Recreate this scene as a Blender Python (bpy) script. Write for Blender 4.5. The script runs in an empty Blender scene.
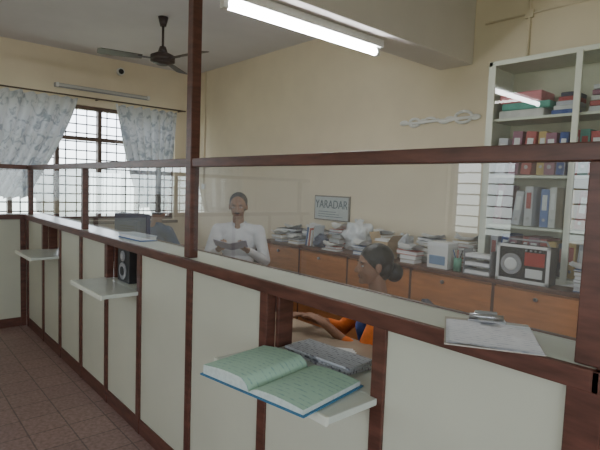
import bpy, bmesh, math, random
import numpy as np
from mathutils import Vector, Matrix, noise
random.seed(7)
S=bpy.context.scene
COL=S.collection

# ------------------------------------------------------------ materials
MATS={}
def mat(name,col,rough=0.6,var=0.08,scale=12.0,bump=0.0,metal=0.0,spec=None,stretch=None):
    if name in MATS: return MATS[name]
    m=bpy.data.materials.new(name); m.use_nodes=True
    nt=m.node_tree; N=nt.nodes; L=nt.links
    b=N['Principled BSDF']
    tc=N.new('ShaderNodeTexCoord'); mp=N.new('ShaderNodeMapping')
    if stretch: mp.inputs['Scale'].default_value=stretch
    L.new(tc.outputs['Object'],mp.inputs['Vector'])
    nz=N.new('ShaderNodeTexNoise'); nz.inputs['Scale'].default_value=scale; nz.inputs['Detail'].default_value=4
    L.new(mp.outputs['Vector'],nz.inputs['Vector'])
    cr=N.new('ShaderNodeValToRGB')
    c=Vector(col[:3])
    lo=c*(1-var); hi=c*(1+var)
    cr.color_ramp.elements[0].position=0.3; cr.color_ramp.elements[1].position=0.7
    cr.color_ramp.elements[0].color=(*lo,1); cr.color_ramp.elements[1].color=(*[min(1,v) for v in hi],1)
    L.new(nz.outputs['Fac'],cr.inputs['Fac']); L.new(cr.outputs['Color'],b.inputs['Base Color'])
    b.inputs['Roughness'].default_value=rough; b.inputs['Metallic'].default_value=metal
    if spec is not None: b.inputs['Specular IOR Level'].default_value=spec
    if bump>0:
        bp=N.new('ShaderNodeBump'); bp.inputs['Strength'].default_value=bump; bp.inputs['Distance'].default_value=0.01
        L.new(nz.outputs['Fac'],bp.inputs['Height']); L.new(bp.outputs['Normal'],b.inputs['Normal'])
    MATS[name]=m; return m

def emis(name,col,st):
    m=bpy.data.materials.new(name); m.use_nodes=True
    b=m.node_tree.nodes['Principled BSDF']
    b.inputs['Base Color'].default_value=(*col,1)
    b.inputs['Emission Color'].default_value=(*col,1); b.inputs['Emission Strength'].default_value=st
    return m

def glassmat(name,tint,haze=0.03,boost=1.0):
    m=bpy.data.materials.new(name); m.use_nodes=True
    nt=m.node_tree; N=nt.nodes; L=nt.links
    N.remove(N['Principled BSDF']); out=N['Material Output']
    geo=N.new('ShaderNodeNewGeometry'); mr=N.new('ShaderNodeMapRange')
    mr.inputs['To Min'].default_value=1.5; mr.inputs['To Max'].default_value=1/1.5
    L.new(geo.outputs['Backfacing'],mr.inputs['Value'])
    fr=N.new('ShaderNodeFresnel'); L.new(mr.outputs['Result'],fr.inputs['IOR'])
    mu=N.new('ShaderNodeMath'); mu.operation='MULTIPLY'; mu.inputs[1].default_value=boost; mu.use_clamp=True
    L.new(fr.outputs[0],mu.inputs[0])
    tr=N.new('ShaderNodeBsdfTransparent'); tr.inputs[0].default_value=(*tint,1)
    gl=N.new('ShaderNodeBsdfGlossy'); gl.inputs['Roughness'].default_value=0.01
    df=N.new('ShaderNodeBsdfDiffuse'); df.inputs[0].default_value=(.8,.8,.78,1)
    nz=N.new('ShaderNodeTexNoise'); nz.inputs['Scale'].default_value=3
    m2=N.new('ShaderNodeMath'); m2.operation='MULTIPLY'; m2.inputs[1].default_value=haze*2  # pale diffuse mixed in unevenly for the hazy look of the glass
    L.new(nz.outputs['Fac'],m2.inputs[0])
    a=N.new('ShaderNodeMixShader'); b=N.new('ShaderNodeMixShader')
    L.new(m2.outputs[0],a.inputs[0]); L.new(tr.outputs[0],a.inputs[1]); L.new(df.outputs[0],a.inputs[2])
    L.new(mu.outputs[0],b.inputs[0]); L.new(a.outputs[0],b.inputs[1]); L.new(gl.outputs[0],b.inputs[2])
    L.new(b.outputs[0],out.inputs['Surface'])
    return m

WALL=mat('wall_paint_yellow',(.79,.69,.52),.75,.04,2.5,.05)
CEIL=mat('ceiling_paint',(.68,.66,.68),.85,.04,2)
BEAM=mat('beam_paint',(.70,.66,.61),.8,.04,2)
WOOD=mat('dark_wood_trim',(.105,.040,.027),.38,.35,9,.05,stretch=(1,1,5))
LAM=mat('cream_laminate',(.56,.57,.46),.42,.03,3)
LAMTOP=mat('counter_top_laminate',(.58,.62,.55),.28,.05,5)
ORANGE=mat('cabinet_laminate',(.53,.21,.075),.35,.15,6,stretch=(1,1,6))
ORTOP=mat('cabinet_top_wood',(.13,.055,.035),.4,.3,9)
METAL=mat('brushed_metal',(.5,.5,.52),.3,.1,20,metal=1.0)
WHITE=mat('white_enamel',(.75,.75,.73),.4,.03)
PAPER=mat('paper_white',(.80,.80,.80),.8,.03,30)
BLACK=mat('black_plastic',(.02,.02,.022),.45,.2)
FANM=mat('fan_brown_metal',(.05,.032,.028),.45,.2)
CREAMF=mat('bookcase_frame_paint',(.72,.74,.63),.5,.03)
GREY=mat('grey_plastic',(.3,.3,.31),.5,.1)
SKIN=mat('skin_brown',(.34,.175,.11),.55,.08,25)
SKIN2=mat('skin_tan_brown',(.36,.20,.13),.55,.08,25)
HAIRB=mat('hair_black',(.012,.010,.010),.4,.3,60,.4)
HAIRG=mat('hair_dark_grey',(.06,.057,.057),.6,.4,60,.4)
EYEW=mat('eye_white',(.7,.68,.65),.3,.02)
LIP=mat('lip',(.22,.08,.06),.5,.05)
ORCL=mat('orange_cloth',(.80,.20,.035),.8,.15,20,.2)
BLUECL=mat('blue_sari_cloth',(.06,.11,.36),.8,.5,18,.2)
SHIRT=mat('white_shirt_cloth',(.80,.80,.84),.85,.06,14,.2)
TROUS=mat('dark_trousers',(.05,.05,.06),.85,.2,14)
DKCL=mat('dark_blue_cloth',(.05,.09,.20),.85,.3,14)
SHOE=mat('shoe_leather',(.03,.02,.015),.4,.1)
GLASS=glassmat('partition_glass',(.92,.95,.95),.075,2.6)
GLASS2=glassmat('bookcase_glass',(.93,.96,.95),.04,1.4)

# floor tiles
def floor_mat():
    m=bpy.data.materials.new('floor_tiles'); m.use_nodes=True
    nt=m.node_tree; N=nt.nodes; L=nt.links; b=N['Principled BSDF']
    tc=N.new('ShaderNodeTexCoord'); br=N.new('ShaderNodeTexBrick')
    br.offset=0; br.inputs['Scale'].default_value=1; br.inputs['Brick Width'].default_value=.22; br.inputs['Row Height'].default_value=.22
    br.inputs['Mortar Size'].default_value=.004
    br.inputs['Color1'].default_value=(.38,.255,.225,1); br.inputs['Color2'].default_value=(.33,.22,.20,1); br.inputs['Mortar'].default_value=(.18,.13,.12,1)
    L.new(tc.outputs['Object'],br.inputs['Vector'])
    nz=N.new('ShaderNodeTexNoise'); nz.inputs['Scale'].default_value=45; nz.inputs['Detail'].default_value=3; L.new(tc.outputs['Object'],nz.inputs['Vector'])
    cr=N.new('ShaderNodeValToRGB'); cr.color_ramp.elements[0].position=.35; cr.color_ramp.elements[0].color=(.55,.5,.48,1); cr.color_ramp.elements[1].position=.65
    L.new(nz.outputs['Fac'],cr.inputs['Fac'])
    mx=N.new('ShaderNodeMixRGB'); mx.blend_type='MULTIPLY'; mx.inputs[0].default_value=.7
    L.new(br.outputs['Color'],mx.inputs[1]); L.new(cr.outputs['Color'],mx.inputs[2]); L.new(mx.outputs[0],b.inputs['Base Color'])
    b.inputs['Roughness'].default_value=.4
    return m
FLOOR=floor_mat()

def curtain_mat():
    m=bpy.data.materials.new('curtain_floral_fabric'); m.use_nodes=True
    nt=m.node_tree; N=nt.nodes; L=nt.links; b=N['Principled BSDF']; out=N['Material Output']
    tc=N.new('ShaderNodeTexCoord')
    nz=N.new('ShaderNodeTexNoise'); nz.inputs['Scale'].default_value=9; nz.inputs['Detail'].default_value=3; nz.inputs['Distortion'].default_value=1.2
    L.new(tc.outputs['Object'],nz.inputs['Vector'])
    cr=N.new('ShaderNodeValToRGB'); e=cr.color_ramp.elements
    e[0].position=.36; e[0].color=(.38,.41,.46,1); e[1].position=.50; e[1].color=(.68,.69,.72,1)
    L.new(nz.outputs['Fac'],cr.inputs['Fac']); L.new(cr.outputs['Color'],b.inputs['Base Color']); b.inputs['Roughness'].default_value=.9
    t=N.new('ShaderNodeBsdfTranslucent'); L.new(cr.outputs['Color'],t.inputs[0])
    mx=N.new('ShaderNodeMixShader'); mx.inputs[0].default_value=.16
    L.new(b.outputs[0],mx.inputs[1]); L.new(t.outputs[0],mx.inputs[2]); L.new(mx.outputs[0],out.inputs['Surface'])
    return m
CURT=curtain_mat()

def lined_paper(name,base,ink,scale=60):
    m=bpy.data.materials.new(name); m.use_nodes=True
    nt=m.node_tree; N=nt.nodes; L=nt.links; b=N['Principled BSDF']
    tc=N.new('ShaderNodeTexCoord'); w=N.new('ShaderNodeTexWave'); w.bands_direction='Y'; w.inputs['Scale'].default_value=scale
    w.inputs['Distortion'].default_value=.6
    L.new(tc.outputs['Object'],w.inputs['Vector'])
    nz=N.new('ShaderNodeTexNoise'); nz.inputs['Scale'].default_value=70; L.new(tc.outputs['Object'],nz.inputs['Vector'])
    mu=N.new('ShaderNodeMath'); mu.operation='MULTIPLY'; L.new(w.outputs['Fac'],mu.inputs[0]); L.new(nz.outputs['Fac'],mu.inputs[1])
    cr=N.new('ShaderNodeValToRGB'); e=cr.color_ramp.elements; e[0].position=.40; e[0].color=(*base,1); e[1].position=.62; e[1].color=(*ink,1)
    L.new(mu.outputs[0],cr.inputs['Fac']); L.new(cr.outputs['Color'],b.inputs['Base Color']); b.inputs['Roughness'].default_value=.8
    return m
LEDGER=lined_paper('ledger_green_page',(.42,.62,.48),(.28,.46,.40),14)
WRITTEN=lined_paper('written_paper',(.80,.81,.84),(.55,.57,.64),18)

# ------------------------------------------------------------ builder
class B:
    def __init__(s,name):
        s.name=name; s.bm=bmesh.new(); s.mats=[]
    def mi(s,m):
        if m not in s.mats: s.mats.append(m)
        return s.mats.index(m)
    def _tag(s,geom,m):
        i=s.mi(m)
        fs=set()
        for v in geom:
            for f in v.link_faces: fs.add(f)
        for f in fs: f.material_index=i
    def box(s,x0,x1,y0,y1,z0,z1,m,M=None):
        r=bmesh.ops.create_cube(s.bm,size=1)
        T=Matrix.Translation(((x0+x1)/2,(y0+y1)/2,(z0+z1)/2))@Matrix.Diagonal((abs(x1-x0),abs(y1-y0),abs(z1-z0),1))
        if M is not None: T=M@T
        bmesh.ops.transform(s.bm,matrix=T,verts=r['verts']); s._tag(r['verts'],m); return s
    def cyl(s,p0,p1,r0,m,r1=None,seg=20):
        p0=Vector(p0);p1=Vector(p1); r1=r0 if r1 is None else r1
        d=p1-p0
        r=bmesh.ops.create_cone(s.bm,cap_ends=True,segments=seg,radius1=r0,radius2=r1,depth=d.length)
        T=Matrix.Translation((p0+p1)/2)@d.to_track_quat('Z','Y').to_matrix().to_4x4()
        bmesh.ops.transform(s.bm,matrix=T,verts=r['verts']); s._tag(r['verts'],m)
        for v in r['verts']:
            for f in v.link_faces:
                if len(f.verts)==4: f.smooth=True
        return s
    def ell(s,c,rad,m,R=None,sub=3,noise_amp=0,seed=0):
        r=bmesh.ops.create_icosphere(s.bm,subdivisions=sub,radius=1)
        if noise_amp:
            for v in r['verts']:
                n=noise.noise(v.co*2.2+Vector((seed*3.1,seed,0)))+.5*noise.noise(v.co*5+Vector((seed,0,7)))
                v.co*=1+noise_amp*n
        T=Matrix.Diagonal((*rad,1))
        if R is not None: T=R.to_4x4()@T
        T=Matrix.Translation(c)@T
        bmesh.ops.transform(s.bm,matrix=T,verts=r['verts']); s._tag(r['verts'],m)
        for v in r['verts']:
            for f in v.link_faces: f.smooth=True
        return s
    def poly(s,pts,m):
        f=s.bm.faces.new([s.bm.verts.new(p) for p in pts]); f.material_index=s.mi(m); return s
    def grid(s,fn,nu,nv,m,smooth=True):
        V=[[s.bm.verts.new(fn(i/nu,j/nv)) for j in range(nv+1)] for i in range(nu+1)]
        k=s.mi(m)
        for i in range(nu):
            for j in range(nv):
                f=s.bm.faces.new((V[i][j],V[i+1][j],V[i+1][j+1],V[i][j+1])); f.material_index=k; f.smooth=smooth
        return s
    def done(s,bevel=0,seg=2,M=None,origin=None):
        if M is not None: bmesh.ops.transform(s.bm,matrix=M,verts=s.bm.verts[:])
        me=bpy.data.meshes.new(s.name)
        if origin is not None:
            bmesh.ops.translate(s.bm,vec=-Vector(origin),verts=s.bm.verts[:])
        s.bm.to_mesh(me); s.bm.free()
        for m in s.mats: me.materials.append(m)
        o=bpy.data.objects.new(s.name,me); COL.objects.link(o)
        if origin is not None: o.location=origin
        if bevel:
            md=o.modifiers.new('bevel','BEVEL'); md.width=bevel; md.segments=seg; md.limit_method='ANGLE'; md.angle_limit=math.radians(50)
        return o
def RZ(a): return Matrix.Rotation(a,4,'Z')
def TR(*p): return Matrix.Translation(p)

# ------------------------------------------------------------ room
XF=-6.85; XR=2.0; YB=3.77; YC=-2.6; H=3.15
B('floor').box(XF-.2,XR+.2,YC-.2,YB+.2,-.1,0,FLOOR).done()
B('ceiling').box(XF-.2,XR+.2,YC-.2,YB+.2,H,H+.1,CEIL).done()
B('wall_back').box(XF-.2,XR+.2,YB,YB+.2,0,H,WALL).done()
def wall_x(name,x0,x1,y0,y1,holes):
    b=B(name); y=y0
    for (a,c,z0,z1) in holes:
        b.box(x0,x1,y,a,0,H,WALL); b.box(x0,x1,a,c,0,z0,WALL); b.box(x0,x1,a,c,z1,H,WALL); y=c
    b.box(x0,x1,y,y1,0,H,WALL); return b.done()
def wall_y(name,y0,y1,x0,x1,holes):
    b=B(name); x=x0
    for (a,c,z0,z1) in holes:
        b.box(x,a,y0,y1,0,H,WALL); b.box(a,c,y0,y1,0,z0,WALL); b.box(a,c,y0,y1,z1,H,WALL); x=c
    b.box(x,x1,y0,y1,0,H,WALL); return b.done()
WIN_F=[(-1.9,.2,.95,2.48),(.75,3.46,.95,2.48)]
wall_x('wall_far',XF-.2,XF,YC-.2,YB,WIN_F)
wall_x('wall_right',XR,XR+.2,YC-.2,YB,[(-1.6,.9,.9,2.4)])
WIN_C=[(-3.15,-2.35,1.0,2.1),(-1.9,-.7,1.0,2.3),(-.2,1.4,1.0,2.3)]
wall_y('wall_front',YC-.2,YC,XF,XR,WIN_C)
# beam
B('ceiling_beam').box(-2.51,-2.20,YC+.002,YB-.002,2.56,H-.002,BEAM).done(.006)

WFR=mat('window_frame_brown',(.12,.075,.055),.5,.2)
BAR=mat('window_grille_iron',(.06,.055,.055),.5,.2)
def window_x(name,x,y0,y1,z0,z1,n,bars=True):
    b=B(name); w=.05
    b.box(x-.05,x+.05,y0+.002,y1-.002,z0+.002,z0+w,WFR); b.box(x-.05,x+.05,y0+.002,y1-.002,z1-w,z1-.002,WFR)
    zt=z0+(z1-z0)*.70
    b.box(x-.04,x+.04,y0+.002,y1-.002,zt,zt+.05,WFR)
    for i in range(n+1):
        y=y0+(y1-y0)*i/n; y=min(max(y,y0+w/2+.002),y1-w/2-.002)
        b.box(x-.045,x+.045,y-w/2,y+w/2,z0+w,z1-w,WFR)
    if bars:
        k=int((z1-z0)/.11)
        for i in range(1,k):
            z=z0+(z1-z0)*i/k; b.cyl((x-.07,y0+.01,z),(x-.07,y1-.01,z),.009,BAR,seg=6)
        k=int((y1-y0)/.13)
        for i in range(1,k):
            y=y0+(y1-y0)*i/k; b.cyl((x-.075,y,z0+.01),(x-.075,y,z1-.01),.008,BAR,seg=6)
    return b.done()
window_x('window_1',XF-.1,*WIN_F[1],5)
window_x('window_2',XF-.1,*WIN_F[0],4)
window_x('window_3',XR+.1,-1.6,.9,.9,2.4,4,False)
for i,(a,c,z0,z1) in enumerate(WIN_C):
    b=B('window_%d'%(i+4)); y=YC-.1; w=.05
    b.box(a+.002,c-.002,y-.04,y+.04,z0+.002,z0+w,WFR); b.box(a+.002,c-.002,y-.04,y+.04,z1-w,z1-.002,WFR)
    n=max(2,int((c-a)/.4))
    for k in range(n+1):
        x=a+(c-a)*k/n; x=min(max(x,a+.027),c-.027); b.box(x-.025,x+.025,y-.04,y+.04,z0+w,z1-w,WFR)
    for k in range(1,9):
        z=z0+(z1-z0)*k/9; b.cyl((a+.01,y,z),(c-.01,y,z),.008,BAR,seg=6)
    b.done()
# window sill
B('trim_1').box(XF+.001,XF+.06,.7,3.5,.90,.94,WFR).done(.004)

# portals
def portal(loc,sx,sy,rot):
    l=bpy.data.lights.new('daylight_portal','AREA'); l.shape='RECTANGLE'; l.size=sx; l.size_y=sy; l.cycles.is_portal=True
    o=bpy.data.objects.new('daylight_portal',l); COL.objects.link(o); o.location=loc; o.rotation_euler=rot
for (a,c,z0,z1) in WIN_F: portal((XF-.02,(a+c)/2,(z0+z1)/2),z1-z0,c-a,(0,-math.pi/2,0))
portal((XR+.02,-.35,1.65),1.5,2.5,(0,math.pi/2,0))
for (a,c,z0,z1) in WIN_C: portal(((a+c)/2,YC-.02,(z0+z1)/2),c-a,z1-z0,(math.pi/2,0,0))

# ------------------------------------------------------------ service counter
b=B('service_counter')
YF=1.165; ZT=1.13; XL=-5.47
stiles=[-.365,-.94,-1.53,-2.14,-2.74,-3.27,-3.80,-4.34,-4.87,-5.45]
openings=[(1,2),(4,5),(7,8)]
zl=.857
for i in range(len(stiles)-1):
    xr,xl=stiles[i],stiles[i+1]
    top=ZT-.045
    if (i,i+1) in openings: top=zl-.03
    b.box(xl,xr,YF+.012,YF+.03,.09,top,LAM)
for i,x in enumerate(stiles):
    w=.075 if i==0 else .05
    b.box(x-w/2,x+w/2,YF,YF+.045,0,ZT-.04,WOOD)
b.box(stiles[-1],stiles[0],YF+.004,YF+.035,0,.09,WOOD)
# top & trims
b.box(XL,-.345,1.16,1.365,ZT-.035,ZT,LAMTOP)
b.box(XL,-.33,1.143,1.162,ZT-.045,ZT+.004,WOOD)
b.box(XL,-.33,1.362,1.380,ZT-.045,ZT+.004,WOOD)
b.box(-.347,-.328,1.143,1.380,ZT-.045,ZT+.004,WOOD)
# ledges
for (i,j) in openings:
    xr,xl=stiles[i]-.025,stiles[j]+.025
    b.box(xl-.03,xr+.03,.955,YF+.0,zl-.022,zl,LAMTOP)
    b.box(xl,xr,YF,YF+.195,zl-.022,zl,LAMTOP)
    b.box(xl-.03,xr+.03,.945,.957,zl-.026,zl+.002,CREAMF)
    for x in (xl-.0,xr-.02):
        b.box(x,x+.02,YF+.045,YF+.12,zl,ZT-.036,WOOD)
# end panel right
b.box(-.385,-.345,YF+.04,1.36,0,ZT-.036,WOOD)
# return leg toward the visitors' side, at the far end
XRt=-5.5
b.box(XRt-.2,XRt+.02,YC+.01,1.143,ZT-.035,ZT,LAMTOP)
b.box(XRt+.02,XRt+.035,YC+.01,1.143,ZT-.045,ZT+.004,WOOD)
b.box(XRt-.02,XRt,YC+.01,1.18,.09,ZT-.036,LAM)
b.box(XRt-.022,XRt+.006,YC+.01,1.165,0,.09,WOOD)
for y in (1.14,.55,-.05,-.65,-1.25,-1.85,-2.45):
    b.box(XRt-.02,XRt+.012,y-.025,y+.025,0,ZT-.036,WOOD)
b.box(XRt-.2,XRt+.035,1.143,1.38,ZT-.035,ZT,LAMTOP)
b.done(.003)

b=B('glass_partition')
YG=1.20; z0=1.58; z1=1.622; PX=-2.185
b.box(-5.50,PX-.025,YG-.02,YG+.02,z0,z1,WOOD); b.box(PX+.025,-.33,YG-.02,YG+.02,z0,z1,WOOD)
b.box(PX-.025,PX+.025,YG-.025,YG+.025,ZT+.001,2.558,WOOD)
for x,w in ((-.365,.06),(-3.80,.045),(-5.45,.05)):
    b.box(x-w/2,x+w/2,YG-.022,YG+.022,ZT+.001,z0,WOOD)
for a,c in ((PX+.025,-.395),(-3.7775,PX-.025),(-5.425,-3.8225)):
    b.poly([(a,YG,ZT+.04),(c,YG,ZT+.04),(c,YG,z0),(a,YG,z0)],GLASS)
# return
b.box(XRt-.02,XRt+.02,YC+.01,YG-.02,z0,z1,WOOD)
for y in (-.4,-2.4): b.box(XRt-.02,XRt+.02,y-.022,y+.022,ZT+.001,z0,WOOD)
b.poly([(XRt,YC+.01,ZT+.04),(XRt,YG-.03,ZT+.04),(XRt,YG-.03,z0),(XRt,YC+.01,z0)],GLASS)
b.done(.003)

# ------------------------------------------------------------ back cabinets
b=B('storage_cabinets')
CY=3.27; CT=.91
xs=[-4.35,-3.72,-3.05,-2.35,-1.65,-.95,-.3]
b.box(xs[0],xs[-1],CY+.02,YB-.002,0.06,CT-.03,ORANGE)
b.box(xs[0]-.02,xs[-1]+.02,CY-.02,YB-.002,CT-.03,CT,ORTOP)
b.box(xs[0],xs[-1],CY+.05,YB-.002,0,.06,ORTOP)
for i in range(len(xs)-1):
    b.box(xs[i]+.012,xs[i+1]-.012,CY,CY+.02,.08,CT-.045,ORANGE)
    b.box(xs[i]-.012,xs[i]+.012,CY+.002,CY+.02,.06,CT-.03,ORTOP)
    b.cyl((xs[i]+.30,CY,.82),(xs[i]+.30,CY-.02,.82),.014,METAL)
b.done(.004)

# ------------------------------------------------------------ bookcase with binders
b=B('glass_door_bookcase')
x0,x1=-1.87,-.63; y0,y1=3.43,YB-.003; zb,zt=CT+.002,2.46
b.box(x0,x0+.03,y0,y1,zb,zt,CREAMF); b.box(x1-.03,x1,y0,y1,zb,zt,CREAMF)
b.box(x0,x1,y0,y1,zt-.035,zt,CREAMF); b.box(x0,x1,y0,y1,zb,zb+.04,CREAMF)
b.box(x0+.03,x1-.03,y1-.012,y1,zb+.04,zt-.035,mat('bookcase_back_panel',(.62,.60,.46),.6,.05))
SH=[1.28,1.64,2.05]
for z in SH: b.box(x0+.03,x1-.03,y0+.03,y1-.012,z-.02,z,CREAMF)
b.box(-1.275,-1.235,y0-.006,y0+.012,zb,zt-.02,CREAMF)
b.box(x0+.03,x0+.055,y0-.004,y0+.012,zb+.04,zt-.035,CREAMF)
b.poly([(x0+.03,y0+.004,zb+.04),(-1.27,y0+.004,zb+.04),(-1.27,y0+.004,zt-.035),(x0+.03,y0+.004,zt-.035)],GLASS2)
b.poly([(-1.24,y0+.015,zb+.04),(x1-.03,y0+.015,zb+.04),(x1-.03,y0+.015,zt-.035),(-1.24,y0+.015,zt-.035)],GLASS2)
b.cyl((x0+.07,y0-.004,1.75),(x0+.07,y0-.02,1.75),.012,METAL)
b.done(.003)
bc=[mat('binder_%d'%i,c,.6,.06) for i,c in enumerate([(.62,.62,.64),(.05,.09,.30),(.40,.07,.07),(.14,.22,.48),(.66,.66,.64),(.04,.04,.08),(.30,.12,.18),(.58,.58,.63),(.10,.30,.26),(.60,.42,.16)])]
b=B('binders')
for z,hh in ((SH[0],.30),(SH[1],.32),(zb+.04,.27)):
    x=x0+.065; prev=None
    while x<x1-.12:
        w=random.choice([.045,.055,.06,.07]); h=hh*random.uniform(.84,1)
        m=random.choice([q for q in bc if q is not prev]); prev=m; d=random.uniform(.0,.03)
        ln=random.uniform(.05,.16) if random.random()<.3 else 0
        M=TR(x,0,z+.001)@Matrix.Rotation(ln,4,'Y')
        b.box(0,w,y0+.045+d,y0+.28,w*math.sin(ln)+.004,h,m,M)
        lm=PAPER if random.random()<.75 else bc[2]
        b.box(w*.2,w*.8,y0+.0425+d,y0+.0455+d,h*.45,h*.85,lm,M)
        b.cyl(M@Vector((w/2,y0+.044+d,h*.2)),M@Vector((w/2,y0+.040+d,h*.2)),w*.2,METAL,seg=10)
        x+=w+ln*h+.005
        if random.random()<.06: x+=.05
b.done(.002)
b=B('parcel_stack')
z=SH[2]
for k,(xa,xb,h,c) in enumerate(((-1.80,-1.48,.055,(.62,.60,.58)),(-1.78,-1.44,.05,(.10,.38,.30)),(-1.80,-1.50,.075,(.70,.22,.25)))):
    b.box(xa,xb,y0+.05,y0+.27,z+.001,z+h,mat('parcel_%d'%k,c,.6,.15)); z+=h
b.done(.008)
b=B('file_stack'); z=SH[2]
for k in range(5):
    h=.03; b.box(-1.43+.01*k,-1.29,y0+.05+.01*k,y0+.27,z+.001,z+h,bc[(k*3+1)%8]); z+=h
for k in range(5): b.box(-1.2+.005*k,-.75,y0+.05,y0+.27,SH[2]+.001+.035*k,SH[2]+.034*(k+1),bc[(k*2)%8])
b.done(.004)

# radio cassette player on the cabinet
b=B('radio_cassette_player')
rx0,rx1,ry0,ry1,rz0=-1.64,-1.29,3.29,3.41,CT+.002
b.box(rx0,rx1,ry0,ry1,rz0,rz0+.25,BLACK)
b.box(rx0-.004,rx1+.004,ry0-.012,ry0,rz0,rz0+.022,WHITE); b.box(rx0-.004,rx1+.004,ry0-.012,ry0,rz0+.235,rz0+.255,WHITE)
b.box(rx0-.004,rx0+.018,ry0-.012,ry0,rz0,rz0+.255,WHITE); b.box(rx1-.018,rx1+.004,ry0-.012,ry0,rz0,rz0+.255,WHITE)
b.box(rx0+.19,rx1-.03,ry0-.008,ry0,rz0+.12,rz0+.21,mat('radio_red',(.4,.04,.03),.4,.1)); b.box(rx0+.20,rx1-.04,ry0-.01,ry0,rz0+.04,rz0+.10,WHITE)
b.cyl((rx0+.10,ry0,rz0+.12),(rx0+.10,ry0-.012,rz0+.12),.072,GREY,seg=32); b.cyl((rx0+.10,ry0-.012,rz0+.12),(rx0+.10,ry0-.02,rz0+.12),.045,WHITE,r1=.03,seg=24)
for k in range(4): b.cyl((rx0+.2+.03*k,ry0,rz0+.222),(rx0+.2+.03*k,ry0-.015,rz0+.222),.007,METAL,seg=10)
b.cyl((rx0+.03,ry0+.06,rz0+.25),(rx0+.05,ry0+.06,rz0+.285),.006,GREY); b.cyl((rx1-.03,ry0+.06,rz0+.25),(rx1-.05,ry0+.06,rz0+.285),.006,GREY); b.cyl((rx0+.05,ry0+.06,rz0+.285),(rx1-.05,ry0+.06,rz0+.285),.007,GREY)
b.done(.003)

def stack(name,cx,cy,z,w,d,n,h,cols,jit=.015,ang=0,tw=.3):
    b=B(name); zz=.0
    for k in range(n):
        hh=h*random.uniform(.3,1.4); M=TR(0,0,zz+hh/2)@Matrix.Rotation(random.uniform(-.04,.04)*(k>0),4,'Y')@RZ(ang+random.uniform(-tw,tw))@TR(random.uniform(-jit,jit),random.uniform(-jit,jit),-hh/2)
        m=random.choice(cols); ww=w*random.uniform(.6,1); dd=d*random.uniform(.7,1)
        b.box(-ww/2,ww/2,-dd/2,dd/2,0,hh*.12,m,M); b.box(-ww/2+.004,ww/2-.004,-dd/2+.004,dd/2-.004,hh*.12,hh*.88,PAPER,M); b.box(-ww/2,ww/2,-dd/2,dd/2,hh*.88,hh-.0006,m,M)
        zz+=hh
        if random.random()<.35:
            M=TR(random.uniform(-.03,.03),random.uniform(-.02,.0),zz+.001)@RZ(random.uniform(-.6,.6)); c=random.uniform(.005,.02)
            b.grid(lambda s,t: M@Vector((-.1+.2*s,-.07+.14*t,-c*.4*(2*s-1)**2)),8,2,PAPER)
    for k in range(3):
        M=TR(0,0,zz+.003+.006*k)@RZ(random.uniform(-.7,.7)); c=random.uniform(.01,.045)
        b.grid(lambda s,t: M@Vector((-.09+.18*s,-.065+.13*t,c*(2*s-1)**2+.01*math.sin(5*t))),8,3,PAPER)
    return b.done(.0,M=TR(cx,cy,z+.001))
cols=[mat('file_a',(.10,.18,.38),.6),mat('file_b',(.42,.35,.26),.7),mat('file_c',(.50,.13,.10),.6),mat('file_d',(.60,.60,.57),.7),mat('file_e',(.14,.15,.18),.6),mat('file_f',(.50,.38,.20),.6),mat('file_g',(.50,.54,.58),.7)]
stack('file_pile',-4.16,3.56,CT,.30,.26,5,.03,cols)
stack('file_pile',-4.12,3.34,CT,.20,.11,3,.028,cols,tw=.05)
stack('file_pile',-3.83,3.59,CT,.24,.24,7,.035,cols)
stack('file_pile',-3.84,3.35,CT,.20,.13,2,.03,cols,tw=.1)
stack('file_pile',-3.48,3.62,CT,.24,.20,5,.035,cols)
stack('file_pile',-3.28,3.32,CT,.20,.11,2,.03,cols,tw=.1)
stack('file_pile',-2.95,3.37,CT,.22,.14,3,.028,cols,tw=.15)
stack('file_pile',-2.93,3.63,CT,.18,.2,8,.03,cols,tw=.15)
stack('file_pile',-2.38,3.62,CT,.26,.2,8,.033,cols)
stack('file_pile',-2.42,3.36,CT,.22,.13,3,.03,cols,tw=.15)
stack('file_pile',-2.06,3.62,CT,.2,.2,8,.03,cols)
stack('file_pile',-1.08,3.345,CT,.16,.12,7,.028,cols,tw=.08)
stack('file_pile',-.82,3.345,CT,.18,.12,5,.028,cols,tw=.08)
# upright folders leaning together
b=B('leaning_folders')
for k,c in enumerate((cols[0],PAPER,cols[2],PAPER,cols[1],cols[6])):
    M=TR(-3.70+k*.022,3.33,CT+.001)@Matrix.Rotation(.12+.05*math.sin(k*2),4,'Y')
    b.box(0,.012,0,.13,.002,.19+.03*math.sin(k*1.7),c,M)
b.done(.001)
b=B('paper_rolls')
for k in range(4): b.cyl((-2.60+.01*k,3.46+.025*(k%2),CT+.02+.034*(k//2)),(-2.30+.03*k,3.47+.025*(k%2),CT+.02+.034*(k//2)),.017,PAPER if k%2 else cols[3],seg=14)
b.done()
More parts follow.
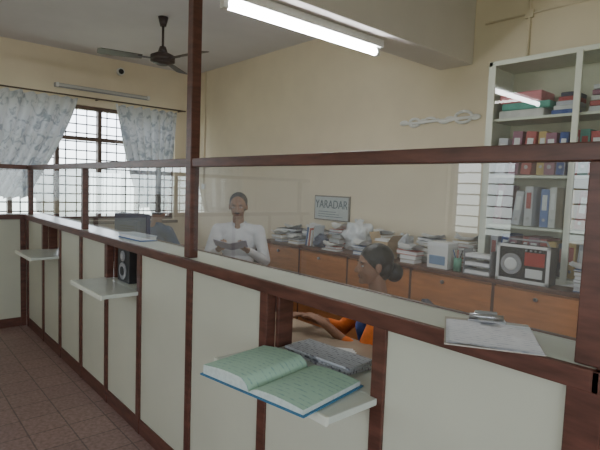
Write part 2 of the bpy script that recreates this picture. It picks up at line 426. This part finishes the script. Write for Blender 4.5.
# bags
PB=mat('plastic_bag_white',(.76,.78,.80),.35,.08,10,.5)
def lump(name,c,r,m,amp,seed):
    b=B(name); b.ell((0,0,0),r,m,noise_amp=amp,seed=seed,sub=4)
    for v in b.bm.verts:
        k=1+.08*noise.noise(v.co*28+Vector((seed,0,0))); v.co*=k
        if v.co.z<-r[2]*.7: v.co.z=-r[2]*.7
    for sg in (-1,1):
        b.cyl((sg*.01,0,r[2]*.75),(sg*r[0]*.35,.01,r[2]*1.15),.010,m,r1=.016,seg=8)
    return b.done(M=TR(c[0],c[1],c[2]+r[2]*.7+.001))
lump('plastic_bag',(-3.20,3.57,CT),(.13,.12,.16),PB,.45,3)
lump('plastic_bag',(-3.52,3.38,CT),(.07,.06,.07),mat('bag_dark',(.10,.12,.18),.6,.3),.45,5)
lump('plastic_bag',(-2.69,3.62,CT),(.10,.10,.11),mat('plastic_bag_grey',(.55,.57,.60),.4,.2,10,.5),.45,8)
b=B('cardboard_box'); CB=mat('cardboard',(.46,.34,.21),.8,.08)
b.box(-2.79,-2.61,3.29,3.43,CT+.001,CT+.15,CB)
Mf=TR(-2.79,0,CT+.15)@Matrix.Rotation(math.radians(-115),4,'Y'); b.box(0,.08,3.29,3.43,-.002,.002,CB,Mf)
Mf=TR(-2.61,0,CT+.15)@Matrix.Rotation(math.radians(-50),4,'Y'); b.box(0,.08,3.29,3.43,-.002,.002,CB,Mf)
b.box(-2.77,-2.63,3.31,3.41,CT+.10,CT+.17,PAPER)
b.done(.002)
b=B('white_carton')
b.box(-2.22,-2.04,3.30,3.44,CT+.001,CT+.20,WHITE); b.box(-2.20,-2.06,3.297,3.301,CT+.03,CT+.10,mat('carton_print',(.2,.3,.45),.6)); b.box(-2.222,-2.038,3.298,3.442,CT+.17,CT+.203,PAPER)
b.done(.003)
b=B('pen_stand')
b.cyl((-1.97,3.33,CT+.001),(-1.97,3.33,CT+.10),.030,mat('pen_cup',(.1,.3,.2),.5))
for k in range(5): b.cyl((-1.97+.006*k-.012,3.33,CT+.08),(-1.97+.014*k-.03,3.33+.01*k-.02,CT+.16),.004,cols[k])
b.done()
b=B('paper_tray')
for k in range(3):
    z=CT+.002+k*.06
    b.box(-1.90,-1.69,3.29,3.41,z,z+.006,GREY); b.box(-1.90,-1.895,3.29,3.41,z,z+.06,GREY); b.box(-1.695,-1.69,3.29,3.41,z,z+.06,GREY); b.box(-1.89,-1.70,3.295,3.405,z+.006,z+.03,PAPER)
b.done()

# wall sign board with letters
b=B('wall_sign_board')
SX0,SX1=-4.03,-3.50
b.box(SX0,SX1,YB-.022,YB-.002,1.15,1.42,mat('sign_frame',(.20,.18,.16),.5)); b.box(SX0+.014,SX1-.014,YB-.025,YB-.021,1.164,1.406,mat('sign_white',(.50,.54,.53),.6,.06))
LET=mat('sign_letter_ink',(.10,.14,.18),.6)
for k in range(3): b.box(SX0+.07,SX1-.09-.05*k,YB-.028,YB-.0245,1.19+.026*k,1.196+.026*k,LET)
sign=b.done()
tcu=bpy.data.curves.new('lettering','FONT'); tcu.body='YARADAR'; tcu.size=.125; tcu.extrude=.0015; tcu.align_x='CENTER'
to=bpy.data.objects.new('lettering',tcu); COL.objects.link(to); tcu.materials.append(LET)
to.location=((SX0+SX1)/2,YB-.027,1.285); to.rotation_euler=(math.pi/2,0,0); to.scale=(.86,1,1); to.parent=sign
# conduits
b=B('wall_conduit_pipe')
b.cyl((-1.75,YB-.012,2.50),(-1.75,YB-.012,H-.002),.010,WALL,seg=10); b.cyl((-2.1,YB-.014,2.86),(-.2,YB-.014,2.86),.008,WALL,seg=10)
b.box(-1.78,-1.72,YB-.025,YB-.002,2.83,2.89,WALL)
b.done()
b=B('wall_conduit_pipe'); b.cyl((-6.5,YB-.012,1.5),(-6.5,YB-.012,H-.002),.010,WALL,seg=10); b.box(-6.54,-6.46,YB-.025,YB-.002,1.42,1.5,WHITE); b.done()

# squiggle of reflected light on the back wall, shaped as a white relief
b=B('wall_reflection_relief'); ox,oz=-2.50,2.125
REFL=mat('reflection_white',(.92,.91,.88),.4,.02)
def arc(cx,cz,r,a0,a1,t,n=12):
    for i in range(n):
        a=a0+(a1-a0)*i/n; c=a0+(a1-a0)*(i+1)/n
        b.cyl((cx+r*1.7*math.cos(a),YB-.014,cz+r*math.sin(a)),(cx+r*1.7*math.cos(c),YB-.014,cz+r*math.sin(c)),t,REFL,seg=8)
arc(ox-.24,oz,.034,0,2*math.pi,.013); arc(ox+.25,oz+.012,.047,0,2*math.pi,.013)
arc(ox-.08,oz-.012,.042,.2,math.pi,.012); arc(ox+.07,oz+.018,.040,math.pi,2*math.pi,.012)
b.cyl((ox-.38,YB-.014,oz-.006),(ox+.38,YB-.014,oz+.006),.013,REFL,seg=8)
for k,rr in ((-.36,.05),(-.15,.045),(.12,.055),(.36,.05)): b.ell((ox+k,YB-.013,oz+.004),(rr,.011,.026),REFL,sub=2)
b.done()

# ------------------------------------------------------------ tube lights
TUBE=emis('tube_lit',(.93,.97,1),62)
b=B('tube_or_added_fill_fixture')
b.box(-2.40,-2.31,1.44,2.76,2.505,2.558,WHITE); b.cyl((-2.355,1.48,2.475),(-2.355,2.72,2.475),.022,TUBE)
b.box(-2.375,-2.335,1.45,1.485,2.45,2.505,WHITE); b.box(-2.375,-2.335,2.715,2.75,2.45,2.505,WHITE)
b.done(.003)
# unseen dimmer tube, added over the visitors' side to even out the light
FILLTUBE=emis('tube_fill_added',(1,.97,.93),24)
tx,ty=-4.3,-1.2
b=B('tube_or_added_fill_fixture')
b.box(tx-.65,tx+.65,ty-.045,ty+.045,H-.06,H-.002,WHITE); b.cyl((tx-.61,ty,H-.09),(tx+.61,ty,H-.09),.019,FILLTUBE)
b.box(tx-.64,tx-.605,ty-.02,ty+.02,H-.115,H-.06,WHITE); b.box(tx+.605,tx+.64,ty-.02,ty+.02,H-.115,H-.06,WHITE)
b.done(.003)
OFFT=mat('tube_unlit',(.55,.54,.52),.3,.02)
b=B('tube_or_added_fill_fixture')
b.box(XF+.002,XF+.05,1.78,3.03,2.66,2.71,GREY); b.cyl((XF+.07,1.82,2.685),(XF+.07,2.99,2.685),.017,OFFT)
b.box(XF+.045,XF+.09,1.79,1.82,2.66,2.71,WHITE); b.box(XF+.045,XF+.09,2.99,3.02,2.66,2.71,WHITE)
b.done(.003)
b=B('wall_speaker'); b.cyl((XF+.002,2.62,2.99),(XF+.05,2.62,2.99),.05,WHITE); b.cyl((XF+.05,2.62,2.99),(XF+.056,2.62,2.99),.035,BLACK); b.done()

# ceiling fan
b=B('ceiling_fan'); fx,fy=-4.75,2.25
b.cyl((fx,fy,H-.001),(fx,fy,H-.09),.05,FANM,r1=.03); b.cyl((fx,fy,H-.08),(fx,fy,2.80),.012,FANM)
b.cyl((fx,fy,2.86),(fx,fy,2.80),.03,FANM,r1=.05); b.cyl((fx,fy,2.80),(fx,fy,2.77),.06,FANM,r1=.12,seg=32); b.cyl((fx,fy,2.77),(fx,fy,2.71),.12,FANM,seg=32); b.cyl((fx,fy,2.71),(fx,fy,2.68),.12,FANM,r1=.05,seg=32)
rang=math.atan2(.751,.66)
for k in range(3):
    a=rang+math.radians(205+120*k)
    M=TR(fx,fy,2.735)@RZ(a)
    b.box(.10,.24,-.02,.02,-.004,.004,FANM,M)
    M2=M@Matrix.Rotation(math.radians(11),4,'X')
    pts=[(.20,-.045),(.58,-.07),(.61,-.05),(.61,.05),(.58,.065),(.20,.045)]
    top=[M2@Vector((x,y,.004)) for x,y in pts]; bot=[M2@Vector((x,y,-.001)) for x,y in pts]
    b.poly(top,FANM); b.poly(bot[::-1],FANM)
    for i in range(6): b.poly([bot[i],bot[(i+1)%6],top[(i+1)%6],top[i]],FANM)
b.done()

# ------------------------------------------------------------ curtains
def curtain(name,yt0,yt1,yb0,yb1,zt,zb,nf):
    b=B(name)
    def fn(s,t):
        e=t**1.25
        ya=yt0+(yb0-yt0)*e; yc=yt1+(yb1-yt1)*e
        y=ya+(yc-ya)*s
        w=math.sin(s*nf*2*math.pi+1.2*math.sin(3*t+s*5))
        return (XF+.14+.035*w+.012*math.sin(s*37+t*4),y+.012*math.cos(s*nf*2*math.pi),zt+(zb-zt)*t+.015*math.cos(s*nf*2*math.pi))
    b.grid(fn,140,40,CURT)
    return b.done()
curtain('curtain',.55,2.03,.45,1.42,2.53,1.25,11)
curtain('curtain',2.50,3.42,2.86,3.22,2.52,1.12,8)
curtain('curtain',-2.2,-1.2,-2.2,-1.5,2.53,1.0,8)
b=B('curtain_rod'); b.cyl((XF+.14,-2.4,2.56),(XF+.14,3.55,2.56),.010,WFR)
for y in (-2.3,.35,2.3,3.5): b.box(XF+.001,XF+.14,y-.008,y+.008,2.552,2.568,WFR)
b.done()

# ------------------------------------------------------------ items on counter / ledge
b=B('open_ledger_book')
COVER=mat('ledger_cover_blue',(.03,.16,.30),.5,.1); EDGE=mat('page_edges',(.55,.62,.58),.8,.1,80)
W=.218; D=.146
b.box(-W-.008,W+.008,-D-.008,D+.008,0,.004,COVER)
for sgn,th in ((-1,.034),(1,.016)):
    def top(s,t,sgn=sgn,th=th):
        x=sgn*W*s
        z=.004+th*(min(1,s*6)**.5)*(1-.12*s) + .007*math.sin(math.pi*s)
        return (x,-D+2*D*t,z)
    b.grid(top,24,4,LEDGER)
    n=24
    for t in (0,1):
        for i in range(n):
            p=top(i/n,t); q=top((i+1)/n,t)
            b.poly([(p[0],p[1],.004),(q[0],q[1],.004),q,p],EDGE)
    p=top(1,0); q=top(1,1); b.poly([(p[0],p[1],.004),(q[0],q[1],.004),q,p],EDGE)
bmesh.ops.recalc_face_normals(b.bm,faces=b.bm.faces[:])
o=b.done(); o.location=(-1.218,1.008,zl+.0025); o.rotation_euler=(0,0,math.radians(9))

# clipboard on the counter, near end overhanging the front edge
b=B('clipboard_with_papers')
b.box(-.112,.112,-.115,.155,0,.003,mat('clipboard_board',(.45,.42,.36),.5))
for k in range(3):
    def pf(s,t,k=k): return (-.108+.21*s+.004*k,-.112+.235*t-.004*k,.004+.0015*k+.004*math.sin(3*s+k)*(1-t))
    b.grid(pf,12,8,WRITTEN)
b.box(-.05,.05,.115,.150,.006,.012,METAL); b.cyl((-.045,.135,.018),(.045,.135,.018),.008,METAL); b.box(-.022,.022,.09,.13,.014,.018,METAL); b.box(-.03,.03,.148,.165,.004,.028,METAL)
o=b.done(); o.location=(-.600,1.19,ZT+.005); o.rotation_euler=(0,0,math.radians(32))
b=B('register_book'); M=TR(-3.05,1.29,ZT+.001)@RZ(.05)
b.box(-.16,.16,-.06,.055,0,.006,cols[0],M); b.box(-.155,.155,-.055,.05,.006,.026,PAPER,M); b.box(-.16,.16,-.06,.055,.026,.032,mat('register_cover',(.60,.68,.78),.5),M); b.done(.002)

# desks behind counter
def desk(name,x0,x1,y0,y1,z,m):
    b=B(name); b.box(x0,x1,y0,y1,z-.03,z,m)
    for x in (x0+.03,x1-.07):
        for y in (y0+.03,y1-.07): b.box(x,x+.04,y,y+.04,0,z-.03,METAL)
    b.box(x0+.07,x1-.07,y0+.04,y0+.055,.3,z-.03,m)
    return b.done(.004)
DK=mat('desk_laminate',(.36,.27,.19),.4,.1)
desk('office_desk',-2.55,-.75,1.40,1.84,.74,DK)
desk('office_desk',-3.98,-2.85,1.90,2.40,.74,DK)
desk('office_desk',-5.3,-4.15,2.55,3.05,.74,DK)
MAG=lined_paper('magazine_print',(.45,.47,.50),(.10,.10,.12),22)
b=B('magazine_stack'); 
for k in range(3):
    M=TR(-1.27,1.277,zl+.001+k*.010)@RZ(.08*(k-1)); b.box(-.16,.16,-.07,.07,0,.009,MAG,M)
b.done(.002)
b=B('paper_sheets'); 
for k in range(4): b.box(-.15,.15,-.10,.10,k*.0015,k*.0015+.001,PAPER,TR(-1.58,1.53,.742)@RZ(.3+.12*k))
b.done()
# speaker standing in the second serving window
b=B('desk_speaker')
sx0,sx1,sy0,sy1,sz=-3.15,-2.96,1.20,1.34,zl+.002
b.box(sx0,sx1,sy0,sy1,sz,sz+.225,BLACK); xm=(sx0+sx1)/2
b.cyl((xm,sy0,sz+.165),(xm,sy0-.008,sz+.165),.034,GREY); b.cyl((xm,sy0-.008,sz+.165),(xm,sy0-.012,sz+.165),.018,METAL)
b.cyl((xm,sy0,sz+.07),(xm,sy0-.008,sz+.07),.055,GREY); b.cyl((xm,sy0-.008,sz+.07),(xm,sy0-.012,sz+.07),.03,BLACK)
b.done(.006)
desk('computer_table',-4.6,-2.72,1.40,1.78,.74,DK)
# monitor seen from behind
b=B('computer_monitor'); M=TR(-3.93,1.60,.741)@RZ(math.radians(15))
MB=mat('monitor_blue_grey',(.07,.10,.18),.45,.1)
b.box(-.10,.10,-.08,.08,0,.012,BLACK,M); b.box(-.02,.02,-.015,.015,.012,.25,BLACK,M)
b.box(-.21,.21,0,.03,.20,.50,MB,M); b.box(-.13,.13,-.035,.0,.26,.44,MB,M); b.box(-.195,.195,.03,.033,.215,.485,BLACK,M)
for k in range(6): b.box(-.09,.09,-.037,-.034,.29+.02*k,.297+.02*k,BLACK,M)
b.done(.008)

# ------------------------------------------------------------ people
class Person:
    def __init__(s,name): s.name=name; s.P=[]; s.mats=[]; s.post=[]
    def mi(s,m):
        if m not in s.mats: s.mats.append(m)
        return s.mats.index(m)
    def cap(s,a,b,ra,rb,m): s.P.append(('c',Vector(a),Vector(b),ra,rb,s.mi(m)))
    def ell(s,c,R,r,m): s.P.append(('e',Vector(c),R,Vector(r),0,s.mi(m)))
    def mesh(s,vox=.007):
        b=B(s.name+'_tmp'); d=WHITE
        for p in s.P:
            if p[0]=='c':
                _,a,c,ra,rb,_m=p
                if (c-a).length>1e-5: b.cyl(a,c,ra,d,r1=rb,seg=16)
                b.ell(a,(ra,)*3,d,sub=2); b.ell(c,(rb,)*3,d,sub=2)
            else:
                b.ell(p[1],p[3],d,R=p[2],sub=3)
        o=b.done()
        rm=o.modifiers.new('r','REMESH'); rm.mode='VOXEL'; rm.voxel_size=vox; rm.use_smooth_shade=True
        sm=o.modifiers.new('s','SMOOTH'); sm.factor=.5; sm.iterations=3
        dg=bpy.context.evaluated_depsgraph_get(); dg.update()
        me=bpy.data.meshes.new_from_object(o.evaluated_get(dg))
        bpy.data.objects.remove(o)
        n=len(me.polygons); cen=np.zeros(n*3); me.polygons.foreach_get('center',cen); cen=cen.reshape(-1,3)
        best=np.full(n,1e9); idx=np.zeros(n,dtype=np.int32)
        for p in s.P:
            if p[0]=='c':
                a=np.array(p[1]); ba=np.array(p[2])-a; L=max(ba@ba,1e-9)
                h=np.clip((cen-a)@ba/L,0,1); sd=np.linalg.norm(cen-a-h[:,None]*ba,axis=1)-(p[3]+(p[4]-p[3])*h)
            else:
                R=np.array(p[2]); r=np.array(p[3]); q=(cen-np.array(p[1]))@R
                k0=np.linalg.norm(q/r,axis=1); k1=np.linalg.norm(q/(r*r),axis=1); sd=k0*(k0-1)/np.maximum(k1,1e-6)
            mk=sd<best; best[mk]=sd[mk]; idx[mk]=p[5]
        me.materials.clear()
        for m in s.mats: me.materials.append(m)
        me.polygons.foreach_set('material_index',idx)
        me.polygons.foreach_set('use_smooth',np.ones(n,dtype=bool))
        return me
    def build(s,head):
        """body at coarse voxel, head and neck at fine voxel, merged in one mesh"""
        for m in s.mats: head.mi(m)
        s.mats=list(head.mats)+[m for m in s.mats if m not in head.mats]
        # re-index body primitives against merged material list
        old=s._old
        s.P=[p[:5]+(s.mats.index(old[p[5]]),) for p in s.P]
        head.mats=list(s.mats)
        mb=s.mesh(.007); mh=head.mesh(.0045)
        bm=bmesh.new(); bm.from_mesh(mb); bm.from_mesh(mh)
        mats=list(s.mats)
        for (c,R,r,m) in head.post:
            if m not in mats: mats.append(m)
            i=mats.index(m)
            g=bmesh.ops.create_icosphere(bm,subdivisions=2,radius=1)
            bmesh.ops.transform(bm,matrix=Matrix.Translation(c)@R.to_4x4()@Matrix.Diagonal((*r,1)),verts=g['verts'])
            for v in g['verts']:
                for f in v.link_faces: f.material_index=i; f.smooth=True
        me=bpy.data.meshes.new(s.name); bm.to_mesh(me); bm.free()
        for m in mats: me.materials.append(m)
        ob=bpy.data.objects.new(s.name,me); COL.objects.link(ob); return ob

def frame(f,u):
    f=Vector(f).normalized(); u=Vector(u); l=u.cross(f).normalized(); u=f.cross(l).normalized()
    R=Matrix((f,l,u)).transposed(); return R   # columns f,l,u
def hand(P,w,d,nrm,side,curl,s,m):
    d=Vector(d).normalized(); nrm=Vector(nrm); nrm=(nrm-d*nrm.dot(d)).normalized(); t=Vector(side); t=(t-d*t.dot(d)-nrm*t.dot(nrm)).normalized()
    R=Matrix((d,t,nrm)).transposed()
    P.ell(w+d*.048*s,R,(.052*s,.040*s,.016*s),m)
    P.cap(w-d*.01*s,w+d*.03*s,.024*s,.022*s,m)
    for k,(off,ln) in enumerate(((.030,.070),(.010,.078),(-.011,.072),(-.031,.056))):
        p=w+d*.085*s+t*off*s; ang=curl*.5; seg=(.45,.32,.23)
        for j in range(3):
            dd=d*math.cos(ang)+nrm*math.sin(ang)+t*(off*.6)
            q=p+dd.normalized()*ln*seg[j]*1.1*s; r=(.0092-.0008*j)*s
            P.cap(p,q,r,r*.92,m); p=q; ang+=curl
    p=w+d*.025*s+t*.030*s
    for j,(ln,a) in enumerate(((.036,.7),(.030,.35),(.024,.15))):
        dd=(d*math.cos(a)+t*math.sin(a)+nrm*.35*curl).normalized(); q=p+dd*ln*s
        P.cap(p,q,(.0125-.0015*j)*s,(.011-.0015*j)*s,m); p=q

def elbow(sh,w,l1,l2,pole):
    d=w-sh; L=min(d.length,(l1+l2)*.995); dn=d.normalized(); w2=sh+dn*L
    a=(l1*l1-l2*l2+L*L)/(2*L); h=math.sqrt(max(l1*l1-a*a,0)); pole=Vector(pole); pole=(pole-dn*pole.dot(dn)).normalized()
    return sh+dn*a+pole*h, w2

def make_head(P,hc,hF,nk,s,style,skin,hair):
    HR=frame(hF,(0,0,1)); f,l,u=HR.col[0],HR.col[1],HR.col[2]
    def h(a,b,c): return hc+(f*a+l*b+u*c)*s
    P.cap(nk,h(-.02,0,-.06),.055*s,.049*s,skin)
    P.ell(h(-.012,0,.028),HR,(.096*s,.075*s,.086*s),skin)
    P.ell(h(.022,0,-.030),HR,(.064*s,.060*s,.076*s),skin)
    P.ell(h(.035,0,-.078),HR,(.040*s,.040*s,.030*s),skin)
    P.ell(h(.064,0,-.092),HR,(.020*s,.022*s,.018*s),skin)
    P.cap(h(.084,0,.006),h(.102,0,-.030),.008*s,.0125*s,skin)
    for sg in (-1,1):
        P.ell(h(.094,sg*.011,-.034),HR,(.011*s,.009*s,.009*s),skin)
        P.ell(h(-.008,sg*.077,-.006),HR,(.018*s,.010*s,.031*s),skin)
        P.ell(h(.046,sg*.034,-.030),HR,(.032*s,.024*s,.030*s),skin)
        P.ell(h(.070,sg*.028,.022),HR,(.014*s,.022*s,.009*s),skin)
        P.post.append((h(.0745,sg*.031,.001),HR,(.008*s,.0135*s,.0065*s),EYEW))
        P.post.append((h(.0805,sg*.031,.001),HR,(.0035*s,.0055*s,.0058*s),BLACK))
        P.post.append((h(.0795,sg*.031,.0085),HR,(.007*s,.016*s,.0035*s),skin))
        P.post.append((h(.0835,sg*.032,.023),HR,(.004*s,.018*s,.0032*s),hair))
    P.post.append((h(.082,0,-.0585),HR,(.007*s,.022*s,.0042*s),LIP))
    P.post.append((h(.080,0,-.0675),HR,(.007*s,.018*s,.0050*s),LIP))
    if style=='woman':
        P.ell(h(-.022,0,.040),HR,(.101*s,.084*s,.092*s),hair)
        P.ell(h(-.062,0,-.010),HR,(.056*s,.076*s,.078*s),hair)
        P.ell(h(-.130,0,-.040),HR,(.052*s,.058*s,.058*s),hair)
    elif style=='older':
        P.ell(h(-.026,0,.038),HR,(.095*s,.083*s,.090*s),hair)
        P.ell(h(-.045,0,-.005),HR,(.058*s,.079*s,.065*s),hair)
        P.post.append((h(.088,0,-.049),HR,(.007*s,.026*s,.0055*s),hair))
    else:
        P.ell(h(-.020,0,.042),HR,(.102*s,.086*s,.092*s),hair)
        P.ell(h(-.040,0,-.01),HR,(.062*s,.080*s,.070*s),hair)

def seated(name,org,fdir,seat,s,lean,hp,hy,hl,hr,mats,style,curl=.5,palm=None):
    skin,top,bot,hair,sleeve=mats
    P=Person(name)
    F=Vector((fdir[0],fdir[1],0)).normalized(); U=Vector((0,0,1)); Lf=U.cross(F)
    O=Vector((org[0],org[1],0))
    def W(f,l,z): return O+F*f*s+Lf*l*s+U*z
    pel=W(0,0,seat+.09*s); nk=W(lean,0,seat+.54*s)
    tu=(nk-pel).normalized(); R=frame(F-tu*F.dot(tu),tu)
    ln=(nk-pel).length
    if style=='woman': ch,sh_w,hipw=.150,.155,.175
    else: ch,sh_w,hipw=.170,.185,.16
    P.ell(pel,R,(.125*s,hipw*s,.11*s),bot)
    P.ell(pel+tu*ln*.28,R,(.112*s,.145*s,.14*s),top)
    P.ell(pel+tu*ln*.62,R,(.115*s,ch*s,.17*s),top)
    if style=='woman':
        for sg in (-1,1): P.ell(pel+tu*ln*.62+R.col[0]*.085*s+R.col[1]*sg*.06*s,R,(.05*s,.055*s,.055*s),top)
    shc=pel+tu*ln*.90
    shL=shc+Lf*sh_w*s; shR=shc-Lf*sh_w*s
    P.cap(shL-Lf*.02*s,shR+Lf*.02*s,.058*s,.058*s,top)
    for q in (shL,shR): P.cap(nk+U*.0*s,q,.042*s,.05*s,top)
    hF=(F*math.cos(hy)+Lf*math.sin(hy)); hF=(hF*math.cos(hp)-U*math.sin(hp)).normalized()
    hc=W(lean+.04,0,seat+.715*s)
    Hd=Person(name+'_head'); make_head(Hd,hc,hF,nk-tu*.05*s,s,style,skin,hair)
    for sg,sh,ht in ((1,shL,hl),(-1,shR,hr)):
        wr=W(*ht); el,wr=elbow(sh,wr,.285*s,.25*s,-U*1.0+Lf*sg*.6-F*.3)
        if style=='woman':
            P.cap(sh,el,.054*s,.044*s,top); mid=el.lerp(wr,.45); P.cap(el,mid,.043*s,.037*s,top)
            P.cap(el,wr,.034*s,.024*s,skin)
        else:
            P.cap(sh,el,.060*s,.048*s,top); P.cap(el,el.lerp(wr,.93),.046*s,.034*s,top); P.cap(el,wr,.034*s,.026*s,skin)
        d=(wr-el).normalized(); pn=palm if palm is not None else -U
        hand(P,wr,d*.9+F*.2,Vector(pn),-Lf*sg+U*.3,curl,s,skin)
    if style!='woman':
        P.cap(nk+F*.045*s+Lf*.035*s+U*.01,nk-F*.03*s+Lf*.055*s+U*.025,.016*s,.018*s,top); P.cap(nk+F*.045*s-Lf*.035*s+U*.01,nk-F*.03*s-Lf*.055*s+U*.025,.016*s,.018*s,top)
    for sg in (-1,1):
        hip=W(.02,sg*.09,seat+.08*s); kn=W(.44,sg*.11,max(seat,.44)+.065*s); an=W(.46,sg*.10,.085)
        P.cap(hip,kn,.085*s,.060*s,bot); P.cap(kn,an,.058*s,.042*s,bot)
        P.ell(W(.53,sg*.10,.042),frame(F,U),(.125*s,.045*s,.04),SHOE); P.cap(an,W(.48,sg*.10,.05),.038*s,.038*s,SHOE)
    if style=='woman':
        P.cap(W(.05,0,seat+.08),W(.42,0,seat+.07),.09,.08,bot); P.cap(W(.42,0,seat+.05),W(.44,0,.16),.10,.12,bot)
        a=pel+tu*ln*.25-Lf*.12*s+R.col[0]*.07; c=pel+tu*ln*.62+R.col[0]*.105*s+Lf*.03*s; e=shL+U*.012-Lf*.03; g=pel+tu*ln*.55-R.col[0]*.11*s+Lf*.08*s
        k=pel+tu*ln*.1-R.col[0]*.13*s
        for p,q in ((a,c),(c,e),(e,g),(g,k)):
            for o2 in (-.03,0,.03): P.cap(p+Lf*o2,q+Lf*o2,.045,.045,bot)
    P._old=list(P.mats)
    return P.build(Hd)

def office_chair(org,fdir,seat):
    b=B('office_chair'); F=Vector((fdir[0],fdir[1],0)).normalized(); a=math.atan2(F.y,F.x)
    FAB=mat('chair_fabric',(.05,.05,.07),.9,.2)
    b.box(-.20,.24,-.22,.22,seat-.075,seat-.012,FAB); b.box(-.27,-.225,-.20,.20,seat+.12,seat+.45,FAB)
    b.box(-.26,-.235,-.03,.03,seat-.06,seat+.14,BLACK); b.box(-.26,.0,-.03,.03,seat-.09,seat-.075,BLACK)
    b.cyl((0,0,.10),(0,0,seat-.075),.028,METAL); 
    for k in range(5):
        t=k*2*math.pi/5; c,s_=math.cos(t),math.sin(t)
        b.cyl((0,0,.11),(.27*c,.27*s_,.075),.022,BLACK,r1=.014); b.cyl((.27*c-.012*s_,.27*s_+.012*c,.028),(.27*c+.012*s_,.27*s_-.012*c,.028),.027,BLACK); b.cyl((.27*c,.27*s_,.03),(.27*c,.27*s_,.08),.008,METAL)
    return b.done(.008,M=TR(org[0],org[1],0)@RZ(a))

wF=(-.66,-.75)
seated('woman_seated',(-1.64,2.10),wF,.43,.93,.06,.0,.18,(.36,.14,.79),(.44,-.02,.79),(SKIN,ORCL,BLUECL,HAIRB,None),'woman',.35)
office_chair((-1.64,2.10),wF,.43)
mF=(.74,-.67)
seated('man_seated',(-4.03,2.74),mF,.53,1.07,.06,.10,0.05,(.33,.13,.90),(.33,-.13,.90),(SKIN2,SHIRT,TROUS,HAIRG,'long'),'older',.7,palm=(0,0,1))
office_chair((-4.03,2.74),mF,.53)
b=B('open_file_folder'); LAV=mat('folder_lavender',(.50,.50,.68),.6)
b.box(0,.002,-.0,.15,0,.16,LAV,Matrix.Rotation(.25,4,'Z')); b.box(0,.002,-.15,0,0,.16,LAV,Matrix.Rotation(-.25,4,'Z'))
b.box(-.004,-.001,.01,.14,.01,.15,PAPER,Matrix.Rotation(.25,4,'Z')); b.box(-.004,-.001,-.14,-.01,.01,.15,PAPER,Matrix.Rotation(-.25,4,'Z'))
ma=math.atan2(mF[1],mF[0])
o=b.done(); o.location=(-4.03+.46*.74,2.74-.46*.67,.915); o.rotation_euler=(0,math.radians(62),ma)
tF=(-.25,.97)
seated('clerk_seated',(-4.72,2.10),tF,.50,1.03,.10,.15,0.3,(.42,.14,.80),(.42,-.12,.80),(SKIN,DKCL,TROUS,HAIRB,'long'),'man',.3)
office_chair((-4.72,2.10),tF,.50)

# ------------------------------------------------------------ world & lights
w=bpy.data.worlds.new('World'); S.world=w; w.use_nodes=True
nt=w.node_tree; N=nt.nodes; L=nt.links
bg=N['Background']
tc=N.new('ShaderNodeTexCoord'); sp=N.new('ShaderNodeSeparateXYZ'); L.new(tc.outputs['Generated'],sp.inputs[0])
cr=N.new('ShaderNodeValToRGB'); e=cr.color_ramp.elements
e[0].position=.42; e[0].color=(.35,.40,.30,1); e[1].position=.56; e[1].color=(.82,.90,1,1)
mr=N.new('ShaderNodeMapRange'); mr.inputs['From Min'].default_value=-1; L.new(sp.outputs['Z'],mr.inputs['Value']); L.new(mr.outputs[0],cr.inputs['Fac'])
L.new(cr.outputs['Color'],bg.inputs['Color']); bg.inputs['Strength'].default_value=7.5

# ------------------------------------------------------------ camera
th=math.radians(41.3); p=math.radians(4.4); ro=.036
h=Vector((-math.cos(th),math.sin(th),0)); r=Vector((math.sin(th),math.cos(th),0)); z=Vector((0,0,1))
Fw=h*math.cos(p)-z*math.sin(p); U0=h*math.sin(p)+z*math.cos(p)
c,s_=math.cos(ro),math.sin(ro)
Rr=r*c+U0*s_; Uu=-r*s_+U0*c
cam=bpy.data.cameras.new('camera'); cam.sensor_width=36; cam.lens=490/600*36; cam.clip_start=.05
co=bpy.data.objects.new('camera',cam); COL.objects.link(co)
M=Matrix((Rr,Uu,-Fw)).transposed().to_4x4(); M.translation=(0,0,1.5); co.matrix_world=M
S.camera=co
